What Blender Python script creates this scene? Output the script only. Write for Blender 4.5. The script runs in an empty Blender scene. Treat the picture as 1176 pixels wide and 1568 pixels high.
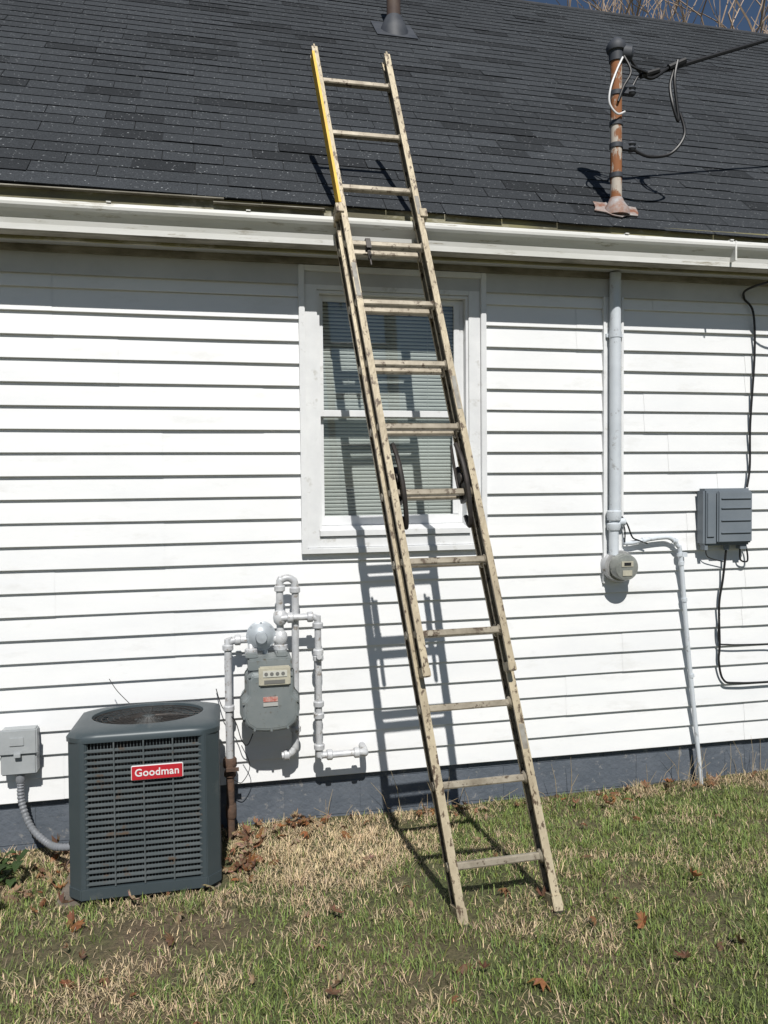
import bpy, bmesh, math, random
import numpy as np
from mathutils import Vector, Matrix, noise as mnoise
random.seed(7); rng=np.random.default_rng(7)
sc=bpy.context.scene
COL=sc.collection

# ------------------------------------------------------------------ helpers
def mat(name,c1,c2=None,scale=8,rough=.6,metal=0.,bump=0.,bscale=60,spots=None,spot_scale=25,spot_lo=.6,spot_hi=.68,stretch=None,spec=.4):
    m=bpy.data.materials.new(name); m.use_nodes=True
    nt=m.node_tree; N=nt.nodes; L=nt.links; b=N["Principled BSDF"]
    b.inputs["Roughness"].default_value=rough; b.inputs["Metallic"].default_value=metal
    b.inputs["Specular IOR Level"].default_value=spec
    c1=tuple(c1[:3])+(1,); 
    tc=N.new("ShaderNodeTexCoord"); mp=N.new("ShaderNodeMapping"); L.new(tc.outputs["Object"],mp.inputs[0])
    if stretch: mp.inputs["Scale"].default_value=stretch
    out=None
    if c2:
        c2=tuple(c2[:3])+(1,)
        n=N.new("ShaderNodeTexNoise"); n.inputs["Scale"].default_value=scale; n.inputs["Detail"].default_value=6; n.inputs["Roughness"].default_value=.65
        L.new(mp.outputs[0],n.inputs["Vector"])
        r=N.new("ShaderNodeValToRGB"); r.color_ramp.elements[0].position=.35; r.color_ramp.elements[1].position=.65
        r.color_ramp.elements[0].color=c1; r.color_ramp.elements[1].color=c2
        L.new(n.outputs[0],r.inputs[0]); out=r.outputs[0]
    if spots:
        n=N.new("ShaderNodeTexNoise"); n.inputs["Scale"].default_value=spot_scale; n.inputs["Detail"].default_value=8; n.inputs["Roughness"].default_value=.7
        L.new(mp.outputs[0],n.inputs["Vector"])
        r=N.new("ShaderNodeMapRange"); r.inputs[1].default_value=spot_lo; r.inputs[2].default_value=spot_hi
        L.new(n.outputs[0],r.inputs[0])
        mx=N.new("ShaderNodeMix"); mx.data_type='RGBA'
        L.new(r.outputs[0],mx.inputs[0])
        if out: L.new(out,mx.inputs[6])
        else: mx.inputs[6].default_value=c1
        mx.inputs[7].default_value=tuple(spots[:3])+(1,); out=mx.outputs[2]
    if out: L.new(out,b.inputs["Base Color"])
    else: b.inputs["Base Color"].default_value=c1
    if bump:
        n=N.new("ShaderNodeTexNoise"); n.inputs["Scale"].default_value=bscale; n.inputs["Detail"].default_value=5
        L.new(mp.outputs[0],n.inputs["Vector"])
        bp=N.new("ShaderNodeBump"); bp.inputs["Strength"].default_value=bump; bp.inputs["Distance"].default_value=.01
        L.new(n.outputs[0],bp.inputs["Height"]); L.new(bp.outputs[0],b.inputs["Normal"])
    return m
def attr_mat(name,rough=.8,transl=0.,bump=0,bscale=200,var=0.0,vscale=120,specks=None):
    m=bpy.data.materials.new(name); m.use_nodes=True
    nt=m.node_tree;N=nt.nodes;L=nt.links;b=N["Principled BSDF"];b.inputs["Roughness"].default_value=rough
    b.inputs["Specular IOR Level"].default_value=.25
    a=N.new("ShaderNodeAttribute"); a.attribute_name="Col"; out=a.outputs["Color"]
    tc=N.new("ShaderNodeTexCoord")
    if var:
        n=N.new("ShaderNodeTexNoise"); n.inputs["Scale"].default_value=vscale; n.inputs["Detail"].default_value=4; n.inputs["Roughness"].default_value=.8
        L.new(tc.outputs["Object"],n.inputs["Vector"])
        r=N.new("ShaderNodeMapRange"); r.inputs[1].default_value=.3; r.inputs[2].default_value=.7; r.inputs[3].default_value=1-var; r.inputs[4].default_value=1+var
        L.new(n.outputs[0],r.inputs[0])
        mx=N.new("ShaderNodeVectorMath"); mx.operation='SCALE'; L.new(out,mx.inputs[0]); L.new(r.outputs[0],mx.inputs[3]); out=mx.outputs[0]
    if specks:
        n=N.new("ShaderNodeTexNoise"); n.inputs["Scale"].default_value=80; n.inputs["Detail"].default_value=1; L.new(tc.outputs["Object"],n.inputs["Vector"])
        r=N.new("ShaderNodeMapRange"); r.inputs[1].default_value=.71; r.inputs[2].default_value=.74; L.new(n.outputs[0],r.inputs[0])
        mx=N.new("ShaderNodeMix"); mx.data_type='RGBA'; L.new(r.outputs[0],mx.inputs[0]); L.new(out,mx.inputs[6]); mx.inputs[7].default_value=specks+(1,); out=mx.outputs[2]
    L.new(out,b.inputs["Base Color"])
    if bump:
        n=N.new("ShaderNodeTexNoise"); n.inputs["Scale"].default_value=bscale; L.new(tc.outputs["Object"],n.inputs["Vector"])
        bp=N.new("ShaderNodeBump"); bp.inputs["Strength"].default_value=bump; bp.inputs["Distance"].default_value=.004
        L.new(n.outputs[0],bp.inputs["Height"]); L.new(bp.outputs[0],b.inputs["Normal"])
    if transl:
        t=N.new("ShaderNodeBsdfTranslucent"); L.new(out,t.inputs[0]); ms=N.new("ShaderNodeMixShader"); ms.inputs[0].default_value=transl
        o=N["Material Output"]; L.new(b.outputs[0],ms.inputs[1]); L.new(t.outputs[0],ms.inputs[2]); L.new(ms.outputs[0],o.inputs[0])
    return m
def empty(name,loc=(0,0,0)):
    o=bpy.data.objects.new(name,None); o.location=loc; o.empty_display_size=.2; COL.objects.link(o); return o
def obj(name,verts,faces,m=None,parent=None,smooth=False):
    me=bpy.data.meshes.new(name); me.from_pydata([tuple(v) for v in verts],[],faces); me.update()
    if smooth:
        for p in me.polygons: p.use_smooth=True
    o=bpy.data.objects.new(name,me); COL.objects.link(o)
    if m: me.materials.append(m)
    if parent: o.parent=parent
    return o
BOXF=[(0,3,2,1),(4,5,6,7),(0,1,5,4),(1,2,6,5),(2,3,7,6),(3,0,4,7)]
class MB:
    def __init__(s): s.v=[];s.f=[];s.sm=[]
    def add(s,v,f,sm=False):
        k=len(s.v); s.v+= [tuple(a) for a in v]; s.f+=[tuple(i+k for i in q) for q in f]; s.sm+=[sm]*len(f); return s
    def box(s,a,b):
        x0,y0,z0=a;x1,y1,z1=b
        return s.add([(x0,y0,z0),(x1,y0,z0),(x1,y1,z0),(x0,y1,z0),(x0,y0,z1),(x1,y0,z1),(x1,y1,z1),(x0,y1,z1)],BOXF)
    def tube(s,pts,r,n=12,cap=True,smooth_path=0):
        P=[Vector(p) for p in pts]
        if smooth_path: P=catmull(P,smooth_path)
        rs=r if hasattr(r,'__len__') else [r]*len(P)
        T=[]
        for i in range(len(P)):
            t=(P[min(i+1,len(P)-1)]-P[max(i-1,0)]); T.append(t.normalized())
        a=Vector((0,0,1)) if abs(T[0].z)<.9 else Vector((1,0,0))
        u=T[0].cross(a).normalized(); V=[];F=[]
        for i,p in enumerate(P):
            u=(u-T[i]*u.dot(T[i])).normalized(); w=T[i].cross(u)
            for k in range(n):
                an=2*math.pi*k/n; V.append(p+(u*math.cos(an)+w*math.sin(an))*rs[i])
        for i in range(len(P)-1):
            for k in range(n):
                k2=(k+1)%n; F.append((i*n+k,i*n+k2,(i+1)*n+k2,(i+1)*n+k))
        s.add(V,F,True)
        if cap:
            s.add(V[:n],[tuple(range(n-1,-1,-1))]); s.add(V[-n:],[tuple(range(n))])
        return s
    def lathe(s,c,axis,prof,n=28):
        A=Vector(axis).normalized(); a=Vector((0,0,1)) if abs(A.z)<.9 else Vector((1,0,0))
        u=A.cross(a).normalized(); w=A.cross(u); C=Vector(c);V=[];F=[]
        for d,r in prof:
            for k in range(n):
                an=2*math.pi*k/n; V.append(C+A*d+(u*math.cos(an)+w*math.sin(an))*r)
        for i in range(len(prof)-1):
            for k in range(n):
                k2=(k+1)%n; F.append((i*n+k,i*n+k2,(i+1)*n+k2,(i+1)*n+k))
        F.append(tuple(range(n-1,-1,-1))); F.append(tuple(range((len(prof)-1)*n,len(prof)*n)))
        return s.add(V,F,True)
    def obj(s,name,m,parent=None,bevel=0,seg=2):
        o=obj(name,s.v,s.f,m,parent)
        for p,sm in zip(o.data.polygons,s.sm): p.use_smooth=sm
        bm=bmesh.new(); bm.from_mesh(o.data); bmesh.ops.recalc_face_normals(bm,faces=bm.faces)
        if bevel: bmesh.ops.bevel(bm,geom=bm.edges[:],offset=bevel,segments=seg,affect='EDGES',clamp_overlap=True)
        for e in bm.edges:
            if len(e.link_faces)==2 and e.calc_face_angle(0)>math.radians(38): e.smooth=False
        bm.to_mesh(o.data); bm.free(); return o
def catmull(P,k):
    out=[]
    for i in range(len(P)-1):
        p0=P[max(i-1,0)];p1=P[i];p2=P[i+1];p3=P[min(i+2,len(P)-1)]
        for j in range(k):
            t=j/k; out.append(.5*((2*p1)+(p2-p0)*t+(2*p0-5*p1+4*p2-p3)*t*t+(3*p1-p0-3*p2+p3)*t**3))
    out.append(P[-1]); return out
def extr(name,prof,x0,x1,m,parent,closed=False,nseg=1):
    V=[];F=[];n=len(prof)
    for i in range(nseg+1):
        x=x0+(x1-x0)*i/nseg
        for y,z in prof: V.append((x,y,z))
    for i in range(nseg):
        for k in range(n if closed else n-1):
            k2=(k+1)%n; F.append((i*n+k,(i+1)*n+k,(i+1)*n+k2,i*n+k2))
    if closed: F.append(tuple(range(n))); F.append(tuple(range(nseg*n+n-1,nseg*n-1,-1)))
    return obj(name,V,F,m,parent)
def setcol(me,cols):
    at=me.color_attributes.new("Col",'FLOAT_COLOR','CORNER')
    lt=np.zeros(len(me.polygons),int); me.polygons.foreach_get("loop_total",lt)
    c=np.repeat(np.asarray(cols,float),lt,axis=0); c=np.concatenate([c,np.ones((len(c),1))],1)
    at.data.foreach_set("color",c.ravel())

# ------------------------------------------------------------------ materials
M_side=mat("vinyl_siding",(.76,.765,.765),(.70,.71,.72),scale=2.2,rough=.42,bump=.25,bscale=2.2,spots=(.60,.60,.585),spot_scale=5,spot_lo=.56,spot_hi=.8,stretch=(.5,1,1.5))
M_trim=mat("white_trim",(.73,.74,.745),(.64,.65,.66),scale=6,rough=.45,spots=(.40,.39,.35),spot_scale=9,spot_lo=.59,spot_hi=.75)
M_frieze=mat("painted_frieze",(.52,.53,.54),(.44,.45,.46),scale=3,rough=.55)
M_gut=mat("gutter_aluminium",(.74,.74,.72),(.62,.62,.58),scale=5,rough=.38,spots=(.32,.29,.22),spot_scale=14,spot_lo=.57,spot_hi=.68,stretch=(.35,1,2.5))
M_gutb=mat("grime_and_gap_shade",(.13,.12,.09),(.34,.32,.27),scale=9,rough=.7,stretch=(.4,1,1))  # grime on gutter and drip edge; painted shade on the frieze moulding
M_fas=mat("mossy_fascia",(.26,.24,.12),(.13,.12,.08),scale=7,rough=.85,spots=(.38,.36,.28),spot_scale=6,spot_lo=.52,spot_hi=.6,stretch=(.4,1,1))
M_found=mat("painted_block",(.082,.098,.120),(.110,.126,.150),scale=7,rough=.85,bump=.5,bscale=45,spots=(.22,.22,.22),spot_scale=18,spot_lo=.58,spot_hi=.66)
M_dark=mat("dark_interior",(.012,.013,.014),rough=.9)
M_tarp=mat("roof_underlay",(.010,.011,.012),rough=.95)
M_shing=attr_mat("asphalt_shingles",rough=.92,bump=1.0,bscale=260,var=.6,vscale=120,specks=(.26,.27,.28))
M_al=mat("weathered_aluminium",(.50,.43,.30),(.33,.275,.19),scale=9,rough=.5,metal=.08,spots=(.10,.07,.045),spot_scale=42,spot_lo=.54,spot_hi=.59,bump=.2,bscale=80,stretch=(1,1,.45))
M_al2=mat("rung_aluminium",(.36,.32,.25),(.21,.18,.135),scale=12,rough=.45,metal=.2,spots=(.09,.065,.045),spot_scale=34,spot_lo=.55,spot_hi=.62)
M_alw=mat("rail_web_shade",(.12,.09,.06),(.21,.165,.11),scale=9,rough=.7,spots=(.05,.035,.025),spot_scale=24,spot_lo=.5,spot_hi=.6)  # darker copy of the rail aluminium, shade inside the channel painted in
M_blk=mat("black_steel",(.030,.028,.026),(.06,.05,.045),scale=20,rough=.5,metal=.3)
M_rub=mat("black_cable",(.010,.010,.011),rough=.45)
M_yel=mat("yellow_tape",(.80,.50,.025),(.66,.38,.03),scale=14,rough=.5)
M_ac=mat("ac_painted_steel",(.046,.062,.070),(.056,.072,.080),scale=4,rough=.42,metal=.1,spots=(.11,.12,.12),spot_scale=10,spot_lo=.58,spot_hi=.8)
M_acbar=mat("ac_louvre",(.10,.115,.12),(.075,.09,.095),scale=8,rough=.45,metal=.1,spots=(.11,.075,.05),spot_scale=9,spot_lo=.58,spot_hi=.66)
M_coil=mat("ac_coil",(.008,.008,.009),(.022,.021,.02),scale=60,rough=.7)
M_red=mat("badge_red",(.42,.02,.03),rough=.35)
M_wht=mat("badge_white",(.66,.66,.66),rough=.4)
M_pipe=mat("galvanised_pipe",(.56,.57,.58),(.43,.44,.46),scale=14,rough=.42,metal=.1,spots=(.26,.23,.2),spot_scale=30,spot_lo=.56,spot_hi=.64)
M_cond=mat("painted_conduit",(.60,.64,.68),(.52,.56,.60),scale=7,rough=.42,metal=.03,spots=(.34,.35,.36),spot_scale=22,spot_lo=.58,spot_hi=.66)
M_meter=mat("meter_housing",(.17,.195,.20),(.215,.235,.235),scale=9,rough=.45,metal=.1,spots=(.11,.10,.08),spot_scale=26,spot_lo=.58,spot_hi=.66)
M_rust=mat("rusty_pipe",(.12,.07,.045),(.07,.05,.04),scale=20,rough=.85,bump=.4)
M_mast=mat("rusty_mast",(.30,.12,.045),(.20,.085,.04),scale=9,rough=.8,spots=(.46,.41,.35),spot_scale=9,spot_lo=.52,spot_hi=.56,stretch=(1,1,.5))
M_box=mat("grey_plastic",(.14,.165,.19),(.17,.195,.22),scale=5,rough=.5)
M_disc=mat("grey_enamel",(.38,.40,.41),(.31,.33,.34),scale=8,rough=.45)
M_conc=mat("concrete_pad",(.20,.17,.14),(.13,.11,.09),scale=12,rough=.9,bump=.5)
M_label=mat("beige_label",(.46,.44,.35),(.38,.36,.29),scale=30,rough=.5)
M_leaf=attr_mat("dead_leaf",rough=.7,transl=.2,var=.35,vscale=80)
M_grass=attr_mat("grass_blade",rough=.7,transl=0)
M_bark=mat("bark",(.30,.22,.16),(.42,.33,.25),scale=5,rough=.9)
M_flash=mat("old_flashing",(.36,.37,.38),(.25,.12,.07),scale=14,rough=.7)
M_vent=mat("vent_lead",(.035,.04,.05),(.06,.065,.075),scale=10,rough=.6)
M_weed=attr_mat("weed_leaf",rough=.5,transl=.3)
M_glass=bpy.data.materials.new("window_glass"); M_glass.use_nodes=True
nt=M_glass.node_tree; nt.nodes.remove(nt.nodes["Principled BSDF"])
tr=nt.nodes.new("ShaderNodeBsdfTransparent"); tr.inputs[0].default_value=(.80,.83,.82,1)
gl=nt.nodes.new("ShaderNodeBsdfGlossy"); gl.inputs["Roughness"].default_value=.01; gl.inputs[0].default_value=(.9,.95,1,1)
lw=nt.nodes.new("ShaderNodeLayerWeight"); lw.inputs[0].default_value=.5
pw=nt.nodes.new("ShaderNodeMath"); pw.operation='POWER'; pw.inputs[1].default_value=4.5
ma=nt.nodes.new("ShaderNodeMath"); ma.operation='MULTIPLY_ADD'; ma.inputs[1].default_value=.85; ma.inputs[2].default_value=.09
ms=nt.nodes.new("ShaderNodeMixShader"); lk=nt.links.new
lk(lw.outputs["Facing"],pw.inputs[0]); lk(pw.outputs[0],ma.inputs[0]); lk(ma.outputs[0],ms.inputs[0]);lk(tr.outputs[0],ms.inputs[1]);lk(gl.outputs[0],ms.inputs[2]);lk(ms.outputs[0],nt.nodes["Material Output"].inputs[0])
M_blind=mat("blind_slat",(.60,.62,.60),(.52,.54,.52),scale=5,rough=.5)

# ------------------------------------------------------------------ ground
def vn(x,y,s,o=0): return mnoise.noise(Vector((x*s+o,y*s+o*1.7,o)))
def gz(x,y):
    a=min(max((-y-.12)/1.05,0),1); a=a*a*(3-2*a)
    z=.078*a+.028*max(0,min(x,6)-2.2)-.018*max(0,min(-x,5))
    near=1 if (-6<x<8 and -5<y<1) else 0
    return z+near*(.010*vn(x,y,1.6)+.007*vn(x,y,5,3))
def axis(near0,near1,step,far0,far1):
    a=list(np.arange(near0,near1+1e-6,step)); l=[];s=step;v=near0
    while v>far0: s*=1.5; v-=s; l.append(v)
    r=[];s=step;v=near1
    while v<far1: s*=1.5; v+=s; r.append(v)
    return l[::-1]+a+r
xs=axis(-3,5,.06,-400,400); ys=axis(-4.2,.1,.06,-400,400)
V=[(x,y,gz(x,y)) for y in ys for x in xs]; nx=len(xs)
F=[(j*nx+i,j*nx+i+1,(j+1)*nx+i+1,(j+1)*nx+i) for j in range(len(ys)-1) for i in range(nx-1)]
M_gr=bpy.data.materials.new("lawn_soil"); M_gr.use_nodes=True
nt=M_gr.node_tree;N=nt.nodes;L=nt.links;b=N["Principled BSDF"];b.inputs["Roughness"].default_value=.95
tc=N.new("ShaderNodeTexCoord")
def nz(s,d=8,r=.7):
    n=N.new("ShaderNodeTexNoise"); n.inputs["Scale"].default_value=s;n.inputs["Detail"].default_value=d;n.inputs["Roughness"].default_value=r;L.new(tc.outputs["Object"],n.inputs["Vector"]);return n
n1=nz(1.3);n2=nz(45)
r1=N.new("ShaderNodeValToRGB"); e=r1.color_ramp.elements; e[0].position=.38;e[0].color=(.13,.095,.06,1);e[1].position=.6;e[1].color=(.065,.078,.025,1)
L.new(n1.outputs[0],r1.inputs[0])
r2=N.new("ShaderNodeMapRange"); r2.inputs[1].default_value=.3;r2.inputs[2].default_value=.7;r2.inputs[3].default_value=.4;r2.inputs[4].default_value=1.6
L.new(n2.outputs[0],r2.inputs[0])
vm=N.new("ShaderNodeVectorMath");vm.operation='SCALE';L.new(r1.outputs[0],vm.inputs[0]);L.new(r2.outputs[0],vm.inputs[3]);L.new(vm.outputs[0],b.inputs["Base Color"])
bp_=N.new("ShaderNodeBump");bp_.inputs["Strength"].default_value=.8;bp_.inputs["Distance"].default_value=.02;L.new(n2.outputs[0],bp_.inputs["Height"]);L.new(bp_.outputs[0],b.inputs["Normal"])
obj("ground",V,F,M_gr,None,True)

# grass
NB=290000
X=rng.uniform(-2.6,4.6,NB*2); Y=-3.3*rng.random(NB*2)
def fld(x,y,s,o):
    return (np.sin(x*s*1.7+o)+np.sin(y*s*2.3+o*2+x*s)+np.sin((x-y)*s*3.1+o*3)+np.sin((x*.7+y*1.3)*s*5.3+o*5))/4
dry=.16+.60*fld(X,Y,1.3,1.3)+.60*fld(X,Y,4.3,5.)+.50*fld(X,Y,11.,2.)
patch=np.exp(-((X-.50)/.5)**2-((Y+.36)/.32)**2)
dry+= 1.1*patch + .60*np.exp(-((Y+.09)/.12)**2) - .08*(X-1.2) +.20*(X<0)
bare=np.exp(-((X+.45)/.8)**2-((Y+1.05)/.18)**2)+.8*np.exp(-((X-.95)/.35)**2-((Y+1.0)/.20)**2)+1.8*np.clip(fld(X,Y,3.7,9.)-.25,0,1)
keep=(rng.random(NB*2)>np.clip(bare*.85,0,.85))
keep&=~((X>-.67)&(X<-.01)&(Y>-.70)&(Y<-.15))
keep&=(Y<-.015)
X=X[keep][:NB];Y=Y[keep][:NB];dry=dry[keep][:NB];patch=patch[keep][:NB];n=len(X)
Z=np.array([gz(x,y) for x,y in zip(X,Y)])
p=np.clip(dry,0.10,.95); isdry=rng.random(n)<p
tall=rng.random(n)
clump=.70+.8*np.clip(fld(X,Y,9.,4.)+.15,0,1)
Ln=np.where(isdry,rng.uniform(.024,.062,n),rng.uniform(.022,.056,n))*(1+.6*(tall>.985))*clump
lean=np.where(isdry,rng.uniform(.7,1.5,n),rng.uniform(.25,1.3,n))
az=rng.uniform(0,2*np.pi,n); w=rng.uniform(.0009,.0021,n)
dx,dy=np.cos(az),np.sin(az); px,py=-dy,dx
B=np.stack([X,Y,Z-.004],1)
S=np.stack([px,py,0*px],1)*w[:,None]
h1=Ln*.55*np.cos(lean*.6); r1_=Ln*.55*np.sin(lean*.6); h2=h1+Ln*.45*np.cos(lean*1.15); r2_=r1_+Ln*.45*np.sin(lean*1.15)
mid=B+np.stack([dx*r1_,dy*r1_,h1],1); tip=B+np.stack([dx*r2_,dy*r2_,np.maximum(h2,.004)],1)
VV=np.stack([B-S,B+S,mid+S*.8,mid-S*.8,tip],1).reshape(-1,3)
me=bpy.data.meshes.new("grass"); me.vertices.add(n*5); me.vertices.foreach_set("co",VV.ravel())
base=np.arange(n)*5
li=np.stack([base,base+1,base+2,base+3,base+3,base+2,base+4],1).ravel()
me.loops.add(n*7); me.loops.foreach_set("vertex_index",li)
me.polygons.add(n*2); ls=np.stack([np.arange(n)*7,np.arange(n)*7+4],1).ravel(); me.polygons.foreach_set("loop_start",ls)
try: me.polygons.foreach_set("loop_total",np.tile([4,3],n))
except Exception: pass
me.update(calc_edges=True)
cd=np.array([.48,.375,.235])*rng.uniform(.5,1.35,(n,1))*(1+.25*patch[:,None])+rng.normal(0,.015,(n,3))
cg=np.array([.135,.185,.050])*rng.uniform(.5,1.7,(n,1))+rng.normal(0,.01,(n,3))
mixg=rng.random((n,1))**3*.4
cg=cg*(1-mixg)+np.array([.3,.28,.12])*mixg
cc=np.clip(np.where(isdry[:,None],cd,cg),.01,1)
setcol(me,np.repeat(cc,2,axis=0)); me.materials.append(M_grass)
COL.objects.link(bpy.data.objects.new("grass",me))

def leafmesh(name,spots,m,cols_fn,size=(.016,.036)):
    V=[];F=[];C=[]
    for (x,y) in spots:
        z=gz(x,y)+random.uniform(.016,.045); s=random.uniform(*size); rot=Matrix.Rotation(random.uniform(0,6.28),3,'Z')@Matrix.Rotation(random.uniform(-.9,.9),3,'X')@Matrix.Rotation(random.uniform(-.8,.8),3,'Y')
        c1=random.choice((-1,1))*random.uniform(.5,1.6); k=len(V); nn=16
        V.append((x,y,z))
        asp=random.uniform(.5,.75)
        for i in range(nn):
            a=2*math.pi*i/nn; rr=s*(1.0 if i%2 else .66)*random.uniform(.8,1.15)
            q=Vector((math.cos(a)*rr*1.25,math.sin(a)*rr*asp,0)); q.z=c1*(q.y**2)/s*1.8+.5*c1*q.x**2/s+random.uniform(-.08,.08)*s
            V.append(tuple(Vector((x,y,z))+rot@q))
        col=cols_fn()
        for i in range(nn): F.append((k,k+1+i,k+1+(i+1)%nn)); C.append([c*random.uniform(.8,1.12) for c in col])
    o=obj(name,V,F,m); setcol(o.data,C); return o
sp=[]
for _ in range(230): sp.append((random.uniform(-2.2,4.2),-random.random()*3.0-.05))
for _ in range(70): sp.append((random.uniform(-1.6,4.2),-abs(random.gauss(0,.08))-.04))
for _ in range(60): sp.append((random.gauss(.05,.06),random.uniform(-.66,-.12)))
for _ in range(26): sp.append((random.gauss(.33,.07),-abs(random.gauss(0,.07))-.04))
for _ in range(14): sp.append((random.gauss(1.1,.1),-abs(random.gauss(0,.1))-.04))
for _ in range(30): sp.append((random.gauss(-.85,.1),random.uniform(-.7,-.1)))
sp=[q for q in sp if not(-.66<q[0]<-.02 and -.7<q[1]<-.1)]
leafmesh("dead_leaves",sp,M_leaf,lambda: random.choice([(.20,.10,.05),(.26,.15,.085),(.15,.085,.05),(.33,.24,.15),(.26,.12,.05),(.30,.21,.14)]))

mb=MB()
for cx_,cnt in ((.98,12),(2.62,16),(1.8,4),(3.0,9),(.55,4),(1.3,4),(2.3,4)):
    for _ in range(cnt):
        x=cx_+random.gauss(0,.09); y=-random.uniform(.03,.15); z=gz(x,y); h=random.uniform(.08,.26); lx=random.gauss(0,.06)
        mb.tube([(x,y,z),(x+lx*.4,y-.01,z+h*.6),(x+lx,y-random.uniform(0,.04),z+h)],[.0018,.0014,.0007],n=4)
mb.obj("dry_weed_stalks",mat("straw_stalk",(.45,.36,.22),(.33,.25,.15),rough=.8))
V=[];F=[];C=[]
for i in range(40):
    bx,by=-1.03+random.gauss(0,.06),-.34+random.gauss(0,.05); a=random.uniform(0,6.28); l=random.uniform(.05,.10); ww=l*.26; up=random.uniform(.2,1.1)
    d=Vector((math.cos(a)*math.cos(up),math.sin(a)*math.cos(up),math.sin(up))); s_=Vector((-math.sin(a),math.cos(a),0)); p0=Vector((bx,by,gz(bx,by)+random.uniform(.01,.12))); k=len(V)
    for t,wd,dr in ((0,.1,0),(.35,.9,.0),(.7,.8,-.01),(1,0.05,-.04)):
        c=p0+d*l*t+Vector((0,0,dr)); V+= [tuple(c-s_*ww*wd),tuple(c+Vector((0,0,-.006))),tuple(c+s_*ww*wd)]
    g_=random.uniform(.6,1.2)
    for j in range(3):
        for q in range(2): F.append((k+j*3+q,k+j*3+q+1,k+j*3+q+4,k+j*3+q+3)); C.append((.06*g_,.10*g_,.035*g_))
o=obj("broadleaf_weed",V,F,M_weed,None,True); setcol(o.data,C)

# ------------------------------------------------------------------ house
house=empty("white_house")
HX0,HX1=-6.,7.5; E=.1135; Z0=.235
hole=(.43,1.335,1.455,2.83)
V=[];F=[]
def course(x0,x1,z0,za,zb,off):
    yf=lambda z:-.0200+ (z-z0)/E*.0165 - off
    k=len(V)
    n=max(1,int((x1-x0)/.4))
    if za==z0: row=[(0.0,za),(yf(za)+.001,za),(yf(za),za+.002),(yf(zb),zb)]
    else: row=[(yf(za),za),(yf(zb),zb)]
    m_=len(row)
    for i in range(n+1):
        x=x0+(x1-x0)*i/n; wob=.0022*mnoise.noise(Vector((x*1.1,z0*9,0)))
        for y,z in row: V.append((x,y+wob,z+wob*.8))
    for i in range(n):
        for j in range(m_-1):
            F.append((k+i*m_+j,k+(i+1)*m_+j,k+(i+1)*m_+j+1,k+i*m_+j+1))
z=Z0; nC=0; seam=None
while z<2.93:
    zt=min(z+E,2.93)
    if nC%2==0:
        seam=[random.uniform(-5,-1.8), {2:.0,4:-.14,6:-.26,8:-.82,10:-.30,12:-1.6,14:-.30,16:.2,18:-.5}.get(nC,-.8), random.uniform(1.5,3.1), random.uniform(4,7)]
    cuts=[HX0]+sorted(seam)+[HX1]
    for i in range(len(cuts)-1):
        off=.0018*(i%2)
        a,b_=cuts[i],cuts[i+1]
        segs=[(a,b_,z,zt)]
        if zt>hole[2] and z<hole[3]:
            segs=[]
            if a<hole[0]: segs.append((a,min(b_,hole[0]),z,zt))
            if b_>hole[1]: segs.append((max(a,hole[1]),b_,z,zt))
            xa,xb=max(a,hole[0]),min(b_,hole[1])
            if xb>xa:
                if z<hole[2]: segs.append((xa,xb,z,hole[2]))
                if zt>hole[3]: segs.append((xa,xb,hole[3],zt))
        for s in segs: course(s[0],s[1],z,s[2],s[3],off)
    z+=E; nC+=1
obj("siding",V,F,M_side,house)
mb=MB()
mb.box((HX0,.003,Z0),(hole[0],.12,3.0)); mb.box((hole[1],.003,Z0),(HX1,.12,3.0)); mb.box((hole[0],.003,Z0),(hole[1],.12,hole[2])); mb.box((hole[0],.003,hole[3]),(hole[1],.12,3.0))
mb.obj("front_wall",M_side,house)
RUN=3.95
RY,RZ,EY,EZ=-.2+RUN,3.14+.93*RUN,-.2,3.14
BY=2*RY
mb=MB()
for x in (HX0,HX1-.12):
    mb.add([(x,.12,Z0),(x,BY,Z0),(x,BY,3.1),(x,RY,RZ-.1),(x,.12,3.1),(x+.12,.12,Z0),(x+.12,BY,Z0),(x+.12,BY,3.1),(x+.12,RY,RZ-.1),(x+.12,.12,3.1)],
           [(0,1,2,3,4),(9,8,7,6,5),(0,5,6,1),(1,6,7,2),(2,7,8,3),(3,8,9,4),(4,9,5,0)])
mb.box((HX0+.12,BY-.12,Z0),(HX1-.12,BY,3.05))
mb.obj("side_walls",M_side,house)
mb=MB(); bw=.405
for (za,zb,o_) in ((-.2,.008,0),(.015,.190,.2),(.197,.233,0.)):
    x=HX0-o_
    while x<HX1:
        a=max(x,HX0); b_=min(x+bw-.007,HX1)
        if b_>a: mb.box((a,.012,za),(b_,.10,zb))
        x+=bw
mb.box((HX0+.01,.0155,-.2),(HX1-.01,.2,.232))
mb.box((HX0,.2,-.2),(HX1,BY,.23))
mb.obj("foundation",M_found,house)
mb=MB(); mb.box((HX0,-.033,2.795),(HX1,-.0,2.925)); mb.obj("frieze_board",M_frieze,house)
mb=MB(); mb.box((HX0,-.050,2.893),(HX1,-.033,2.925)); mb.obj("shaded_frieze_moulding",M_gutb,house)  # dark strip, shade of the soffit gap put into its colour
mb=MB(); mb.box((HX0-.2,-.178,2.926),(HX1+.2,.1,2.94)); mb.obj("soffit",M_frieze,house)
mb=MB(); mb.box((HX0-.25,-.195,2.905),(HX1+.25,-.178,3.135)); mb.obj("fascia",M_fas,house)
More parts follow.
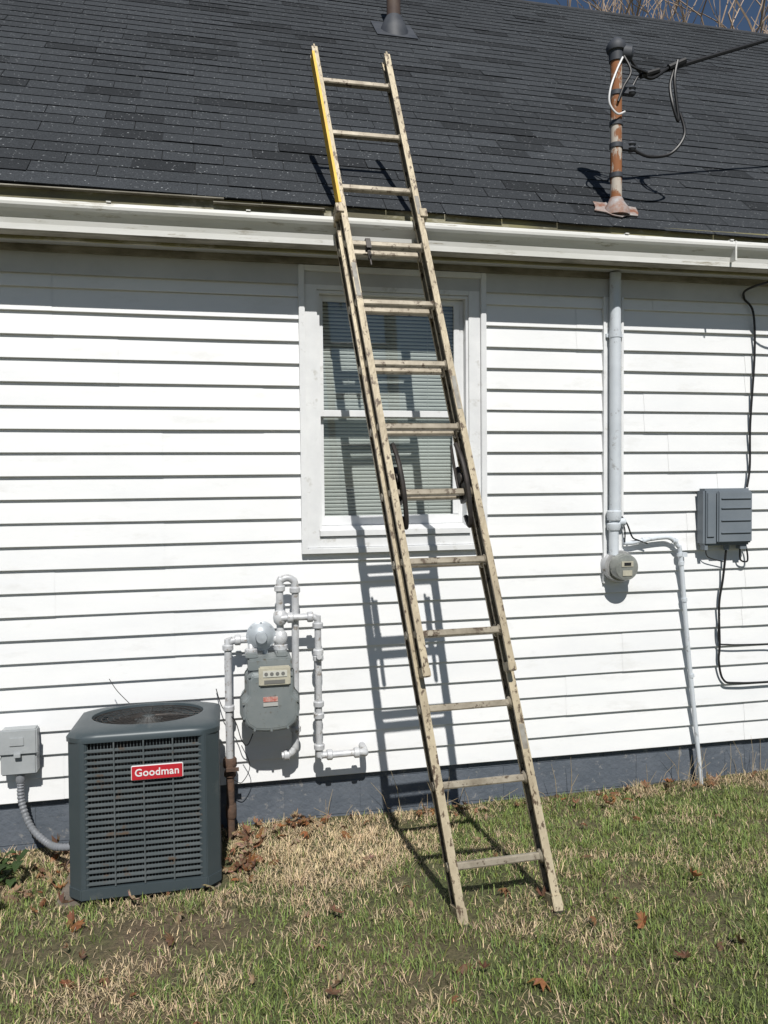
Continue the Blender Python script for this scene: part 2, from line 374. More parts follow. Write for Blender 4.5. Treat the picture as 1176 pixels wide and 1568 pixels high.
gp=[(-.198,3.05),(-.198,2.918),(-.258,2.918),(-.266,2.924),(-.268,2.950),(-.274,2.972),(-.290,2.992),(-.304,3.006),(-.313,3.018),(-.3155,3.030),(-.314,3.042),(-.308,3.047),(-.297,3.047),(-.294,3.040),(-.294,3.025),(-.255,2.94),(-.206,2.93),(-.206,3.05)]
g=extr("gutter",gp,HX0-.3,HX1+.3,M_gut,house,True,nseg=24)
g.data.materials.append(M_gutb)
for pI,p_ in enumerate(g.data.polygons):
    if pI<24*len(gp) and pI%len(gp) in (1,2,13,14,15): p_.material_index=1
for v in g.data.vertices: v.co.z+=.004*mnoise.noise(Vector((v.co.x*.8,0,3)))
mb=MB()
for x in (-.5,.12,.93,2.05,2.66,3.3,-1.6,-2.8,4.2): mb.box((x,-.318,3.0475),(x+.02,-.2,3.0535)); 
mb.box((2.69,-.3165,2.945),(2.70,-.2,3.0475))
mb.obj("gutter_straps",M_gut,house)
mb=MB(); mb.box((-6,-.226,3.130),(.02,-.196,3.135)); mb.box((-.03,-.225,3.112),(.5,-.1965,3.116)); mb.obj("drip_edge",M_gutb,house)

# roof
th=math.atan(.93); ct,st=math.cos(th),math.sin(th)
def RP(x,s,h): return (x, EY+s*ct-h*st, EZ+s*st+h*ct-.012*(x-1))
LS=RUN/ct
mb=MB()
X0,X1=HX0-.35,HX1+.35
mb.add([RP(X0,0,-.002),RP(X1,0,-.002),RP(X1,LS,-.002),RP(X0,LS,-.002),RP(X0,0,-.02),RP(X1,0,-.02),RP(X1,LS,-.02),RP(X0,LS,-.02)],BOXF); mb.obj("roof_deck",M_tarp,house)
V=[];F=[];C=[]
ex=.127; row=0; s=-.02; drift=0
while s<LS-.02:
    drift+=.1525+random.uniform(-.006,.012)
    x=X0-(drift%.305)
    rowv=random.uniform(.95,1.05)
    while x<X1:
        gap=random.uniform(.003,.005) if random.random()<.6 else 0.0004
        a,b_=max(x,X0),min(x+.305-gap,X1); x+=.305
        if b_<=a: continue
        h=.0052+random.uniform(-.001,.004)*(1 if random.random()<.25 else .3); ds=random.uniform(-.004,.004)
        k=len(V)
        V+=[RP(a,s+ds,0),RP(b_,s+ds,0),RP(b_,s+ds,h),RP(a,s+ds,h),RP(b_,min(s+ex+.012,LS),.001),RP(a,min(s+ex+.012,LS),.001)]
        F+=[(0+k,1+k,2+k,3+k),(3+k,2+k,4+k,5+k)]
        big=mnoise.noise(Vector((a*.9,s*1.6,1))) ; med=mnoise.noise(Vector((a*1.5,s*6,5)))
        v=.043*rowv*(1+.25*big)*random.uniform(.94,1.07)
        if med>.32 and random.random()<.8: v*=.58
        elif random.random()<.012: v*=.68
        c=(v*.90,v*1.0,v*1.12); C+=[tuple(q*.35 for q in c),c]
    s+=ex; row+=1
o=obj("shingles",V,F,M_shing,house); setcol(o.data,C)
mb=MB()
mb.tube([(X0,RY-.0,RZ-.022-.012*(X0-1)),(X1,RY,RZ-.022-.012*(X1-1))],.035,n=10); 
mb.obj("ridge_cap",mat("ridge_shingle",(.03,.033,.038),(.045,.048,.055),rough=.9,scale=30),house)
obj("back_roof",[(X0,RY,RZ-.012*(X0-1)),(X1,RY,RZ-.012*(X1-1)),(X1,2*RY+.2,EZ),(X0,2*RY+.2,EZ)],[(0,1,2,3)],mat("back_shingle",(.045,.048,.055),rough=.9),house)

# window
win=empty("house_window"); win.parent=house
def frame(mb,x0,x1,z0,z1,w,y0,y1,wt=None,wb=None):
    wt=wt or w; wb=wb or w
    mb.box((x0,y0,z0),(x0+w,y1,z1)); mb.box((x1-w,y0,z0),(x1,y1,z1))
    mb.box((x0+w,y0,z0),(x1-w,y1,z0+wb)); mb.box((x0+w,y0,z1-wt),(x1-w,y1,z1))
mb=MB(); frame(mb,.385,1.387,1.411,2.890,.030,-.050,-.003); mb.obj("outer_casing",M_trim,win,bevel=.003)
mb=MB(); frame(mb,.4155,1.3565,1.4415,2.8595,.0635,-.032,.0,.088,.055); mb.obj("inner_casing",M_trim,win,bevel=.002)
mb=MB(); frame(mb,.4795,1.2925,1.497,2.769,.013,-.020,.11); mb.obj("jamb_liner",M_trim,win)
mb=MB(); mb.add([(.48,-.046,1.503),(1.292,-.046,1.503),(1.292,-.046,1.530),(.48,-.046,1.530),(.48,.10,1.503),(1.292,.10,1.503),(1.292,.10,1.560),(.48,.10,1.560)],[(0,1,2,3),(7,6,5,4),(3,2,6,7),(0,4,5,1),(1,5,6,2),(0,3,7,4)])
mb.obj("sill",M_trim,win)
mb=MB(); frame(mb,.493,1.279,2.125,2.755,.022,.02,.045,.03,.035); mb.box((1.225,.018,2.16),(1.257,.03,2.725)); mb.obj("upper_sash",M_trim,win,bevel=.002)
mb=MB(); frame(mb,.493,1.279,1.552,2.155,.024,.055,.080,.032,.05); mb.box((1.225,.053,1.602),(1.255,.066,2.123));mb.obj("lower_sash",M_trim,win,bevel=.002)
mb=MB(); mb.add([(.515,.032,2.16),(1.226,.032,2.16),(1.226,.032,2.725),(.515,.032,2.725)],[(0,1,2,3)]); mb.obj("upper_glass",M_glass,win)
mb=MB(); mb.add([(.517,.067,1.60),(1.226,.067,1.60),(1.226,.067,2.125),(.517,.067,2.125)],[(0,1,2,3)]); mb.obj("lower_glass",M_glass,win)
V=[];F=[]; z=1.56; 
while z<2.76:
    k=len(V); t=.0105; j=random.uniform(-.0008,.0008)
    V+=[(.520,.117,z+t*.8),(1.25,.117,z+t*.8+j),(1.25,.110,z+.001+j),(.520,.110,z+.001),(1.25,.112,z-t*.8+j),(.520,.112,z-t*.8)]
    F+=[(k,k+1,k+2,k+3),(k+3,k+2,k+4,k+5)]; z+=.0195
obj("mini_blinds",V,F,M_blind,win)
mb=MB()
for x in (.66,.88,1.10): mb.box((x,.1065,1.56),(x+.0015,.1080,2.76))
mb.obj("blind_cords",M_blind,win)
mb=MB(); mb.box((.40,.16,1.40),(1.40,.5,2.9)); mb.obj("room_dark",M_dark,win)
mb=MB(); mb.box((2.083,-.030,1.20),(2.190,-.0,2.795)); mb.box((2.076,-.034,1.2),(2.088,-.0,2.795)); mb.box((2.185,-.034,1.2),(2.197,-.0,2.795)); mb.obj("conduit_board",M_trim,house)

# ------------------------------------------------------------------ roof things
vp=empty("roof_vent_pipe",(0,0,0)); 
mb=MB(); mb.lathe((1.44,2.37,5.45),(0,0,1),[(0,.058),(.85,.058)],20); mb.obj("pipe",mat("vent_iron",(.06,.04,.035),(.10,.07,.055),rough=.7),vp)
mb=MB(); mb.lathe((1.44,2.37,5.42),(0,0,1),[(0,.13),(.10,.12),(.20,.075),(.22,.062)],20); mb.obj("boot",M_vent,vp)
s_=(2.37-EY)/ct
mb=MB(); a=[RP(1.44+dx,s_+d,h) for h in (.008,.014) for dx,d in ((-.17,-.2),(.17,-.2),(.17,.2),(-.17,.2))]
mb.add(a,BOXF); mb.obj("flashing",M_vent,vp)

ms_=empty("service_mast"); mx,my=2.125,-.078
mb=MB(); mb.tube([(mx,my,3.12),(mx,my,4.06)],.031,n=18); mb.obj("pipe",M_mast,ms_)
mb=MB(); mb.lathe((mx,my,3.22),(0,0,1),[(0,.075),(.04,.07),(.075,.045),(.1,.034)],18); mb.obj("roof_boot",M_flash,ms_)
s_=(my-EY)/ct
V=[];n=16
for h in (.010,.016):
    for k in range(n):
        a=2*math.pi*k/n; rr=.13*(1+.18*math.sin(k*2.3)); V.append(RP(mx+rr*1.0*math.cos(a),s_+.02+rr*.7*math.sin(a),h))
mb=MB(); mb.add(V,[tuple(range(n,2*n))]+[(k,(k+1)%n,(k+1)%n+n,k+n) for k in range(n)]); mb.obj("flashing",mat("rust_flashing",(.20,.085,.05),(.33,.32,.31),scale=16,rough=.85),ms_)
mb=MB()
mb.lathe((mx,my,4.05),(0,0,1),[(0,.038),(.05,.040),(.055,.05),(.075,.055),(.10,.045),(.125,.02),(.13,.004)],18)
mb.lathe((mx+.03,my,4.10),(1,-.2,-.15),[(0,.045),(.045,.045),(.06,.03)],14)
mb.obj("weatherhead",M_vent,ms_)
mb=MB()
for zc in (3.88,3.72,3.60,3.44):
    mb.lathe((mx,my,zc-.012),(0,0,1),[(0,.036),(.024,.036)],18)
for zc in (3.90,3.60): 
    mb.box((mx+.03,my-.02,zc-.02),(mx+.07,my+.01,zc+.01)); mb.lathe((mx+.085,my-.01,zc-.025),(0,0,1),[(0,.018),(.012,.026),(.024,.018),(.036,.026),(.05,.015)],14)
mb.obj("insulator_clamps",M_vent,ms_)
mb=MB()
mb.tube([(mx+.02,my-.035,4.06),(mx-.02,my-.04,3.98),(mx-.06,my-.05,3.88),(mx-.065,my-.05,3.80),(mx-.02,my-.05,3.75),(mx+.03,my-.04,3.77)],.0055,n=8,smooth_path=6)
mb.obj("white_wire",M_wht,ms_)
mb=MB()
mb.tube([(mx+.05,my-.01,4.12),(2.20,my,4.09),(2.27,my,4.01),(2.34,my,3.985),(2.44,my,4.05),(2.50,my,4.09)],.009,n=8,smooth_path=8)
mb.tube([(mx+.05,my,4.09),(2.20,my-.02,4.03),(2.30,my-.02,4.00)],.007,n=8,smooth_path=8)
mb.tube([(2.49,my-.01,4.09),(2.465,my-.02,3.97),(2.49,my-.02,3.76),(2.455,my-.02,3.84),(2.45,my,3.96),(2.485,my,4.07)],.0085,n=8,smooth_path=8)
mb.tube([(2.50,my-.02,3.80),(2.52,my-.03,3.68),(2.44,my-.03,3.575),(2.32,my-.03,3.545),(2.24,my-.02,3.57),(2.20,my-.01,3.61)],.0085,n=8,smooth_path=8)
mb.tube([(mx+.08,my-.01,3.90),(2.22,my-.01,3.93),(2.26,my,3.99),(2.30,my,4.0)],.007,n=8,smooth_path=6)
mb.tube([(mx+.03,my-.03,4.07),(mx+.06,my-.05,3.98),(mx+.02,my-.045,3.90),(mx-.01,my-.04,3.82)],.007,n=8,smooth_path=6)
mb.obj("drip_loops",M_rub,ms_)
mb=MB(); pts=[]
for i in range(30):
    t=i/29; pts.append((2.30+12*t, my+1.5*t, 3.99+.42*(12*t)-.014*(12*t)**2))
mb.tube(pts,.012,n=8,smooth_path=2); mb.obj("service_drop_cable",M_rub,ms_)
mb=MB(); mb.tube([(2.27,my,3.99),(2.38,my,4.03)],.016,n=8); mb.tube([(2.44,my,4.05),(2.54,my,4.10)],.018,n=8); mb.obj("splices",M_rub,ms_)
pole=empty("utility_pole"); mb=MB(); mb.tube([(14.3,1.42,-.2),(14.3,1.42,8.6)],[.16,.12],n=14); mb.obj("pole_shaft",M_bark,pole)
mb=MB(); mb.box((13.3,1.36,7.0),(15.3,1.48,7.14)); mb.obj("crossarm",M_bark,pole)

# ------------------------------------------------------------------ electric meter + conduit
em=empty("electric_meter")
mb=MB()
mb.tube([(2.128,-.065,2.918),(2.128,-.065,1.58)],.031,n=18); mb.obj("service_conduit",M_cond,em)
mb=MB()
mb.lathe((2.128,-.065,2.565),(0,0,1),[(0,.034),(.03,.034)],18); mb.box((2.085,-.046,2.57),(2.185,-.030,2.59)); mb.lathe((2.172,-.046,2.58),(0,-1,0),[(0,.008),(.008,.008)],8)
mb.lathe((2.122,-.065,1.555),(0,0,1),[(0,.036),(.02,.040),(.05,.040),(.055,.034)],18)
mb.lathe((2.12,-.065,1.50),(0,0,1),[(0,.033),(.015,.038),(.035,.038),(.04,.03)],18)
mb.tube([(2.12,-.065,1.56),(2.12,-.065,1.36)],.027,n=16)
mb.lathe((2.165,-.065,1.545),(1,0,0),[(-.03,.02),(.0,.022),(.02,.022),(.02,.012)],12)
mb.obj("couplings",M_cond,em)
c=(2.155,-.0,1.298)
mb=MB(); mb.lathe(c,(0,-1,0),[(-.0,.090),(.055,.090),(.062,.087),(.065,.078)],36); mb.obj("socket",M_pipe,em)
mb=MB(); mb.lathe((c[0],-.065,c[2]),(0,-1,0),[(0,.088),(.014,.088),(.02,.084),(.02,.076)],36); mb.obj("ring",mat("ring_steel",(.50,.50,.49),(.34,.34,.34),rough=.35,metal=.5),em)
mb=MB(); mb.lathe((c[0],-.08,c[2]),(0,-1,0),[(0,.074),(.06,.072),(.068,.066),(.071,.05),(.0715,.0)],36)
mb.obj("meter_cover",mat("meter_face_grey",(.17,.18,.17),(.25,.26,.24),scale=25,rough=.12,spec=.7),em)
mb=MB(); mb.box((c[0]-.035,-.1545,c[2]+.005),(c[0]+.035,-.1518,c[2]+.035)); mb.box((c[0]-.028,-.1545,c[2]-.045),(c[0]+.028,-.1518,c[2]-.015)); mb.obj("face_label",M_label,em)
mb=MB(); mb.box((c[0]-.02,-.157,c[2]+.012),(c[0]+.02,-.1548,c[2]+.028)); mb.obj("display",M_dark,em)
mb=MB(); 
mb.tube([(2.19,-.05,1.425),(2.24,-.05,1.425),(2.30,-.05,1.436),(2.42,-.05,1.450),(2.48,-.05,1.445),(2.525,-.05,1.40),(2.545,-.05,1.33),(2.60,-.05,.75),(2.685,-.06,-.05)],.0125,n=12,smooth_path=6)
mb.obj("side_conduit",M_cond,em)
mb=MB()
for p_,ax in (((2.50,-.05,1.432),(1,0,-.5)),((2.538,-.05,1.36),(0,0,-1)),((2.547,-.05,1.31),(.1,0,-1)),((2.30,-.05,1.436),(1,0,0)),((2.567,-.05,1.10),(.1,0,-1)),((2.613,-.052,.66),(.13,0,-1))):
    mb.lathe(p_,ax,[(0,.0165),(.02,.0165)],12)
mb.box((2.555,-.046,1.335),(2.59,-.018,1.36)); mb.obj("conduit_fittings",M_cond,em)
mb=MB(); mb.tube([(2.17,-.06,1.575),(2.20,-.07,1.53),(2.23,-.07,1.46),(2.27,-.06,1.44),(2.33,-.06,1.42)],.0045,n=8,smooth_path=6); mb.tube([(2.17,-.06,1.56),(2.19,-.06,1.50),(2.19,-.06,1.43)],.004,n=8,smooth_path=6); mb.obj("ground_wire",M_rub,em)

# telephone interface box
nb=empty("telephone_interface_box")
mb=MB(); mb.box((2.66,-.10,1.40),(2.965,-.023,1.725)); mb.obj("housing",M_box,nb,bevel=.012)
mb=MB(); mb.box((2.735,-.118,1.415),(2.958,-.098,1.712)); mb.obj("door",M_box,nb,bevel=.008)
mb=MB()
for z in (1.47,1.54,1.61,1.665): mb.box((2.755,-.126,z),(2.945,-.117,z+.006))
mb.box((2.677,-.108,1.45),(2.722,-.099,1.70)); mb.obj("door_ribs",M_box,nb,bevel=.002)
mb=MB(); mb.box((2.67,-.09,1.375),(2.69,-.05,1.401)); mb.box((2.90,-.09,1.375),(2.94,-.05,1.401)); mb.lathe((2.83,-.06,1.37),(0,0,1),[(0,.015),(.035,.018)],12); mb.obj("cable_glands",M_box,nb)
mb=MB()
mb.tube([(3.9,-.33,3.0),(3.3,-.34,2.93),(3.06,-.30,2.885),(2.94,-.10,2.86),(2.95,-.04,2.82),(3.01,-.04,2.74),(3.025,-.035,2.5),(3.0,-.035,2.1),(2.995,-.04,1.85),(2.97,-.05,1.73)],.0065,n=8,smooth_path=8)
mb.tube([(2.83,-.06,1.38),(2.82,-.045,1.2),(2.80,-.04,1.05),(2.805,-.04,.82),(2.80,-.04,.72),(2.83,-.04,.61),(2.92,-.045,.585),(3.3,-.04,.575),(5,-.04,.56)],.0065,n=8,smooth_path=8)
mb.tube([(2.80,-.045,1.0),(2.795,-.045,.84),(2.86,-.05,.815),(3.1,-.05,.805),(3.4,-.05,.79),(5,-.05,.78)],.0045,n=8,smooth_path=8)
mb.tube([(2.92,-.06,1.38),(2.93,-.05,1.31),(2.975,-.05,1.30),(2.98,-.04,1.36),(2.96,-.04,1.42)],.005,n=8,smooth_path=8)
mb.tube([(2.69,-.07,1.38),(2.72,-.05,1.33),(2.82,-.05,1.30)],.003,n=6,smooth_path=6)
mb.obj("phone_cables",M_rub,nb)

# ------------------------------------------------------------------ gas meter
gm=empty("gas_meter"); R_=.0185
def elbow(mb,p,r=.026): mb.lathe(p,(0,0,1),[(-r,.6*r),(-r*.6,r*.92),(0,r*1.02),(r*.6,r*.92),(r,.6*r)],14)
def collar(mb,p,ax=(0,0,1),r=.027,l=.03): mb.lathe(Vector(p)-Vector(ax)*l/2,ax,[(0,r*.85),(l*.15,r),(l*.85,r),(l,r*.85)],12)
d=-.12
mb=MB()
mb.tube([(.002,d,.40),(.002,d,.96),(.012,d,.99),(.04,d,1.0),(.10,d,1.0)],R_,n=14,smooth_path=4)
mb.tube([(.20,d,1.0),(.262,d,1.0)],R_,n=14)
mb.tube([(.262,d,.93),(.262,d,1.26),(.272,d,1.292),(.30,d,1.302),(.325,d,1.292),(.338,d,1.262),(.338,d,1.1),(.330,d,.50),(.322,d,.43),(.30,d,.405),(.26,d,.40)],R_,n=14,smooth_path=4)
mb.tube([(.262,d-.03,1.105),(.415,d-.03,1.105),(.440,d-.03,1.09),(.448,d-.03,1.06),(.448,d-.03,.44),(.456,d-.03,.405),(.48,d-.03,.395),(.66,d-.03,.395),(.685,d-.02,.385),(.69,d+.03,.385),(.69,0,.385)],.017,n=14,smooth_path=4)
mb.tube([(.115,d,.99),(.115,d-.03,.93)],.016,n=12)
mb.obj("pipes",M_pipe,gm)
mb=MB()
for p_ in ((.002,d,.965),(.002,d,.66),(.262,d,1.25),(.338,d,1.24),(.262,d,1.105),(.262,d,.98),(.332,d,.53),(.448,d-.03,1.06),(.448,d-.03,.925),(.448,d-.03,.895),(.448,d-.03,.66),(.448,d-.03,.60),(.448,d-.03,.44)): collar(mb,p_)
for p_ in ((.05,d,1.0),(.24,d,1.0),(.285,d,.402),(.41,d-.03,1.105),(.31,d-.03,1.105),(.50,d-.03,.395),(.64,d-.03,.395)): collar(mb,p_,(1,0,0))
elbow(mb,(.262,d,1.0),.036); elbow(mb,(.262,d-.01,1.105),.036); elbow(mb,(.262,d,.945),.033)
collar(mb,(.262,d,.955),r=.036,l=.028); collar(mb,(.115,d-.02,.945),r=.032,l=.028)
mb.lathe((.448,d-.06,.91),(0,-1,0),[(0,.014),(.02,.014)],8)
mb.obj("fittings",M_pipe,gm)
c=(.165,d-.02,1.018)
mb=MB(); mb.lathe((c[0],d+.035,c[2]),(0,-1,0),[(0,.03),(.02,.055),(.035,.072),(.045,.074),(.052,.074),(.058,.062),(.075,.052),(.085,.03),(.10,.027),(.115,.026),(.118,.0)],32)
for k in range(8):
    a=k*math.pi/4; mb.lathe((c[0]+.066*math.cos(a),d-.012,c[2]+.066*math.sin(a)),(0,-1,0),[(0,.006),(.012,.006)],6)
mb.lathe((c[0]-.07,d,c[2]-.012),(1,0,0),[(0,.024),(.14,.024)],14)
mb.lathe((c[0]+.02,d,c[2]-.10),(0,0,1),[(0,.014),(.07,.018)],12)
mb.obj("regulator",mat("regulator_paint",(.44,.48,.51),(.36,.39,.42),scale=14,rough=.4,metal=.15),gm)
def case(mb,cx_,zc,wtop,wbot,h,y0,y1):
    out=[(-.40*wtop,h*.5),(.40*wtop,h*.5),(.5*wtop,h*.42),(.5*wtop,h*.12),(.5*wbot,h*.02),(.5*wbot,-h*.25),(.44*wbot,-h*.38),(.30*wbot,-h*.48),(.1*wbot,-h*.5),(-.1*wbot,-h*.5),(-.30*wbot,-h*.48),(-.44*wbot,-h*.38),(-.5*wbot,-h*.25),(-.5*wbot,h*.02),(-.5*wtop,h*.12),(-.5*wtop,h*.42)]
    n=len(out);V=[]
    for y,s in ((y1,.88),(y1+.006,.97),(y1+.02,1.0),(y0-.02,1.0),(y0-.006,.97),(y0,.88)):
        for a,b_ in out: V.append((cx_+a*s,y,zc+b_*s))
    F=[]
    for i in range(5):
        for k in range(n): F.append((i*n+k,i*n+(k+1)%n,(i+1)*n+(k+1)%n,(i+1)*n+k))
    F.append(tuple(range(n))); F.append(tuple(range(6*n-1,5*n-1,-1)))
    mb.add(V,F)
mb=MB()
case(mb,.202,.718,.225,.275,.295,-.06,-.27)
case(mb,.202,.718,.245,.295,.31,-.155,-.175)
mb.obj("meter_body",M_meter,gm,bevel=.004)
mb=MB(); mb.box((.095,-.25,.865),(.308,-.08,.925)); mb.box((.085,-.22,.92),(.145,-.11,.945)); mb.box((.235,-.22,.92),(.29,-.11,.945)); mb.obj("top_case",M_meter,gm,bevel=.008)
mb=MB(); mb.box((.145,-.285,.80),(.297,-.255,.893)); mb.obj("index_box",M_label,gm,bevel=.006)
mb=MB(); mb.box((.165,-.2885,.845),(.28,-.2852,.875)); mb.obj("index_window",mat("index_white",(.52,.52,.47),rough=.3),gm)
mb=MB()
for k in range(4): mb.lathe((.18+.027*k,-.2885,.86),(0,-1,0),[(0,.009),(.0015,.009)],14)
mb.box((.17,-.2875,.812),(.27,-.2855,.83)); mb.obj("index_dials",mat("dial_grey",(.16,.16,.15),rough=.4),gm)
mb=MB(); mb.box((.165,-.2755,.722),(.235,-.2712,.745)); mb.obj("label_plate",mat("label_red",(.42,.10,.08),(.5,.38,.33),scale=60,rough=.4),gm)
mb=MB(); mb.box((.165,-.2755,.70),(.235,-.2712,.718)); mb.obj("label_plate_white",mat("label_grey",(.40,.40,.38),rough=.5),gm)
mb=MB(); 
for a,b_ in ((-.10,.13),(0,.135),(.10,.13),(-.13,.0),(.13,.0),(-.13,-.07),(.13,-.07),(-.08,-.130),(.08,-.130),(0,-.137)):
    mb.lathe((.202+a,-.268,.718+b_),(0,-1,0),[(0,.006),(.008,.006)],6)
mb.obj("case_bolts",M_meter,gm)
mb=MB()
mb.tube([(.002,d,.40),(.002,d,-.05)],.020,n=14); mb.obj("lower_riser",M_rust,gm)
mb=MB(); collar(mb,(.002,d,.385),r=.034,l=.05); collar(mb,(.002,d,.33),r=.03,l=.03); mb.lathe((.002,d-.02,.37),(0,-1,0),[(0,.016),(.025,.016)],10); mb.box((-.02,d-.06,.36),(.045,d-.045,.375)); collar(mb,(.004,d,.14),r=.027,l=.07); mb.obj("shutoff_valve",M_rust,gm)
mb=MB(); mb.tube([(-.06,-.04,.74),(-.03,-.1,.66),(.03,-.14,.60),(.06,-.13,.5),(.09,-.10,.46),(.12,-.05,.5)],.0025,n=6,smooth_path=6); mb.tube([(.06,-.13,.47),(.10,-.12,.36),(.06,-.12,.28),(.02,-.13,.3)],.002,n=6,smooth_path=6); mb.obj("tracer_wire",M_rub,gm)

# ------------------------------------------------------------------ disconnect box
db=empty("disconnect_box")
mb=MB(); mb.box((-1.065,-.10,.40),(-.905,-.023,.615)); mb.obj("housing",M_disc,db,bevel=.006)
mb=MB(); mb.box((-1.072,-.112,.50),(-.898,-.098,.622)); mb.obj("cover",M_disc,db,bevel=.006)
mb=MB(); mb.box((-1.02,-.117,.545),(-.955,-.111,.585)); mb.box((-1.0,-.124,.49),(-.97,-.111,.51)); mb.obj("latch",M_disc,db,bevel=.002)
mb=MB()
mb.lathe((-.985,-.07,.35),(0,0,1),[(0,.016),(.01,.021),(.03,.021),(.05,.017)],12)
pts=catmull([Vector(q) for q in ((-.985,-.07,.36),(-.98,-.08,.26),(-.93,-.12,.15),(-.84,-.20,.10),(-.76,-.28,.11),(-.62,-.34,.14))],14)
rs=[.0155+(.0022 if i%2 else -.0012) for i in range(len(pts))]
mb.tube(pts,rs,n=12); mb.obj("flexible_conduit",mat("flex_grey",(.20,.21,.23),(.15,.16,.17),rough=.5),db)

# ------------------------------------------------------------------ air conditioner
ac=empty("air_conditioner"); ax0,ax1,ay0,ay1=-.660,-.045,-.705,-.225; zb,zt=.085,.742; ch=.055
YS=(ay1-ay0)/(ax1-ax0)
def octo(x0,x1,y0,y1,c): return [(x0+c,y0),(x1-c,y0),(x1,y0+c),(x1,y1-c),(x1-c,y1),(x0+c,y1),(x0,y1-c),(x0,y0+c)]
def prism(mb,O,z0,z1): 
    n=len(O); mb.add([(x,y,z0) for x,y in O]+[(x,y,z1) for x,y in O],[tuple(range(n-1,-1,-1)),tuple(range(n,2*n))]+[(k,(k+1)%n,(k+1)%n+n,k+n) for k in range(n)])
mb=MB(); prism(mb,octo(ax0+.035,ax1-.035,ay0+.035,ay1-.035,.05),zb,zt-.03); mb.obj("coil",M_coil,ac)
mb=MB(); prism(mb,octo(ax0-.003,ax1+.003,ay0-.003,ay1+.003,ch),zb-.02,zb+.028); mb.obj("base_pan",M_ac,ac,bevel=.004)
mb=MB(); O=octo(ax0,ax1,ay0,ay1,ch)
for (i,j) in ((7,0),(1,2),(3,4),(5,6)):
    a=Vector(O[i]+(0,)); b_=Vector(O[j]+(0,))
    A2=a+(Vector((0,1,0)) if i==7 else Vector((-1,0,0)) if i==1 else Vector((0,-1,0)) if i==3 else Vector((1,0,0)))*.022
    B2=b_+(Vector((1,0,0)) if i==7 else Vector((0,1,0)) if i==1 else Vector((-1,0,0)) if i==3 else Vector((0,-1,0)))*.022
    P=[A2,a,b_,B2]; cen=Vector(((ax0+ax1)/2,(ay0+ay1)/2,0)); Q=[p_+(cen-p_).normalized()*.012 for p_ in P]
    V=[(p_.x,p_.y,zb+.025) for p_ in P+Q[::-1]]+[(p_.x,p_.y,zt-.02) for p_ in P+Q[::-1]]
    mb.add(V,[tuple(range(7,-1,-1)),tuple(range(8,16))]+[(k,(k+1)%8,(k+1)%8+8,k+8) for k in range(8)])
mb.obj("corner_posts",M_ac,ac,bevel=.003)
mb=MB(); nl=22; fx0,fx1=ax0+ch+.016,ax1-ch-.016; fy0,fy1=ay0+ch+.016,ay1-ch-.016
for k in range(nl+1):
    z=zb+.042+k*(zt-.068-zb-.042)/nl
    def sl(a,b_,nv):
        a=Vector(a);b_=Vector(b_);nv=Vector(nv); V=[a+nv*.003+Vector((0,0,-.002)),b_+nv*.003+Vector((0,0,-.002)),b_-nv*.009+Vector((0,0,.002)),a-nv*.009+Vector((0,0,.002))]
        V+= [v+Vector((0,0,.0055)) for v in V]; mb.add(V,BOXF)
    sl((fx0,ay0+.003,z),(fx1,ay0+.003,z),(0,-1,0)); sl((fx0,ay1-.003,z),(fx1,ay1-.003,z),(0,1,0))
    sl((ax0+.003,fy0,z),(ax0+.003,fy1,z),(-1,0,0)); sl((ax1-.003,fy0,z),(ax1-.003,fy1,z),(1,0,0))
mb.obj("louvres",M_acbar,ac)
mb=MB()
for k in range(37):
    x=fx0+(fx1-fx0)*k/36; mb.box((x-.0013,ay0+.0125,zb+.03),(x+.0013,ay0+.015,zt-.03)); yy=fy0+(fy1-fy0)*k/36; mb.box((ax0+.0125,yy-.0009,zb+.03),(ax0+.015,yy+.0009,zt-.03)); mb.box((ax1-.015,yy-.0009,zb+.03),(ax1-.0125,yy+.0009,zt-.03))
for k in range(1,4):
    x=fx0+(fx1-fx0)*k/4; mb.box((x-.003,ay0-.003,zb+.03),(x+.003,ay0+.004,zt-.03))
mb.obj("guard_wires",M_acbar,ac)
cxx,cyy=(ax0+ax1)/2,(ay0+ay1)/2
def ring(r,z,n=64): return [(cxx+r*math.cos(2*math.pi*k/n+math.pi/n),cyy+YS*r*math.sin(2*math.pi*k/n+math.pi/n),z) for k in range(n)]
def sq(h,c,z,n=64):
    out=[]
    for k in range(n):
        a=2*math.pi*k/n+math.pi/n; dx,dy=math.cos(a),math.sin(a)
        t=h/max(abs(dx),abs(dy)); t2=(2*h-c)/(abs(dx)+abs(dy)); t=min(t,t2); out.append((cxx+dx*t,cyy+dy*t*YS,z))
    return out
H2=(ax1-ax0)/2+.006
rings=[sq(H2,ch+.012,zt-.030),sq(H2+.001,ch+.012,zt-.010),sq(H2-.008,ch+.012,zt+.002),sq(H2-.03,ch+.012,zt+.010),ring(.252,zt+.024),ring(.240,zt+.022),ring(.235,zt+.004),ring(.230,zt-.07)]
V=[p_ for r in rings for p_ in r];F=[];n=64
for i in range(len(rings)-1):
    for k in range(n): F.append((i*n+k,i*n+(k+1)%n,(i+1)*n+(k+1)%n,(i+1)*n+k))
mb=MB(); mb.add(V,F,True); mb.obj("top_lid",M_ac,ac)
mb=MB(); prism(mb,[(cxx+.23*math.cos(a*math.pi/12),cyy+YS*.23*math.sin(a*math.pi/12)) for a in range(24)],zt-.062,zt-.0615); mb.obj("fan_well",M_coil,ac)
mb=MB()
for r in (.05,.075,.10,.125,.15,.175,.20,.222,.236):
    P=[Vector((cxx+r*math.cos(2*math.pi*k/40),cyy+YS*r*math.sin(2*math.pi*k/40),zt+.010)) for k in range(41)]; mb.tube(P,.0013,n=5,cap=False)
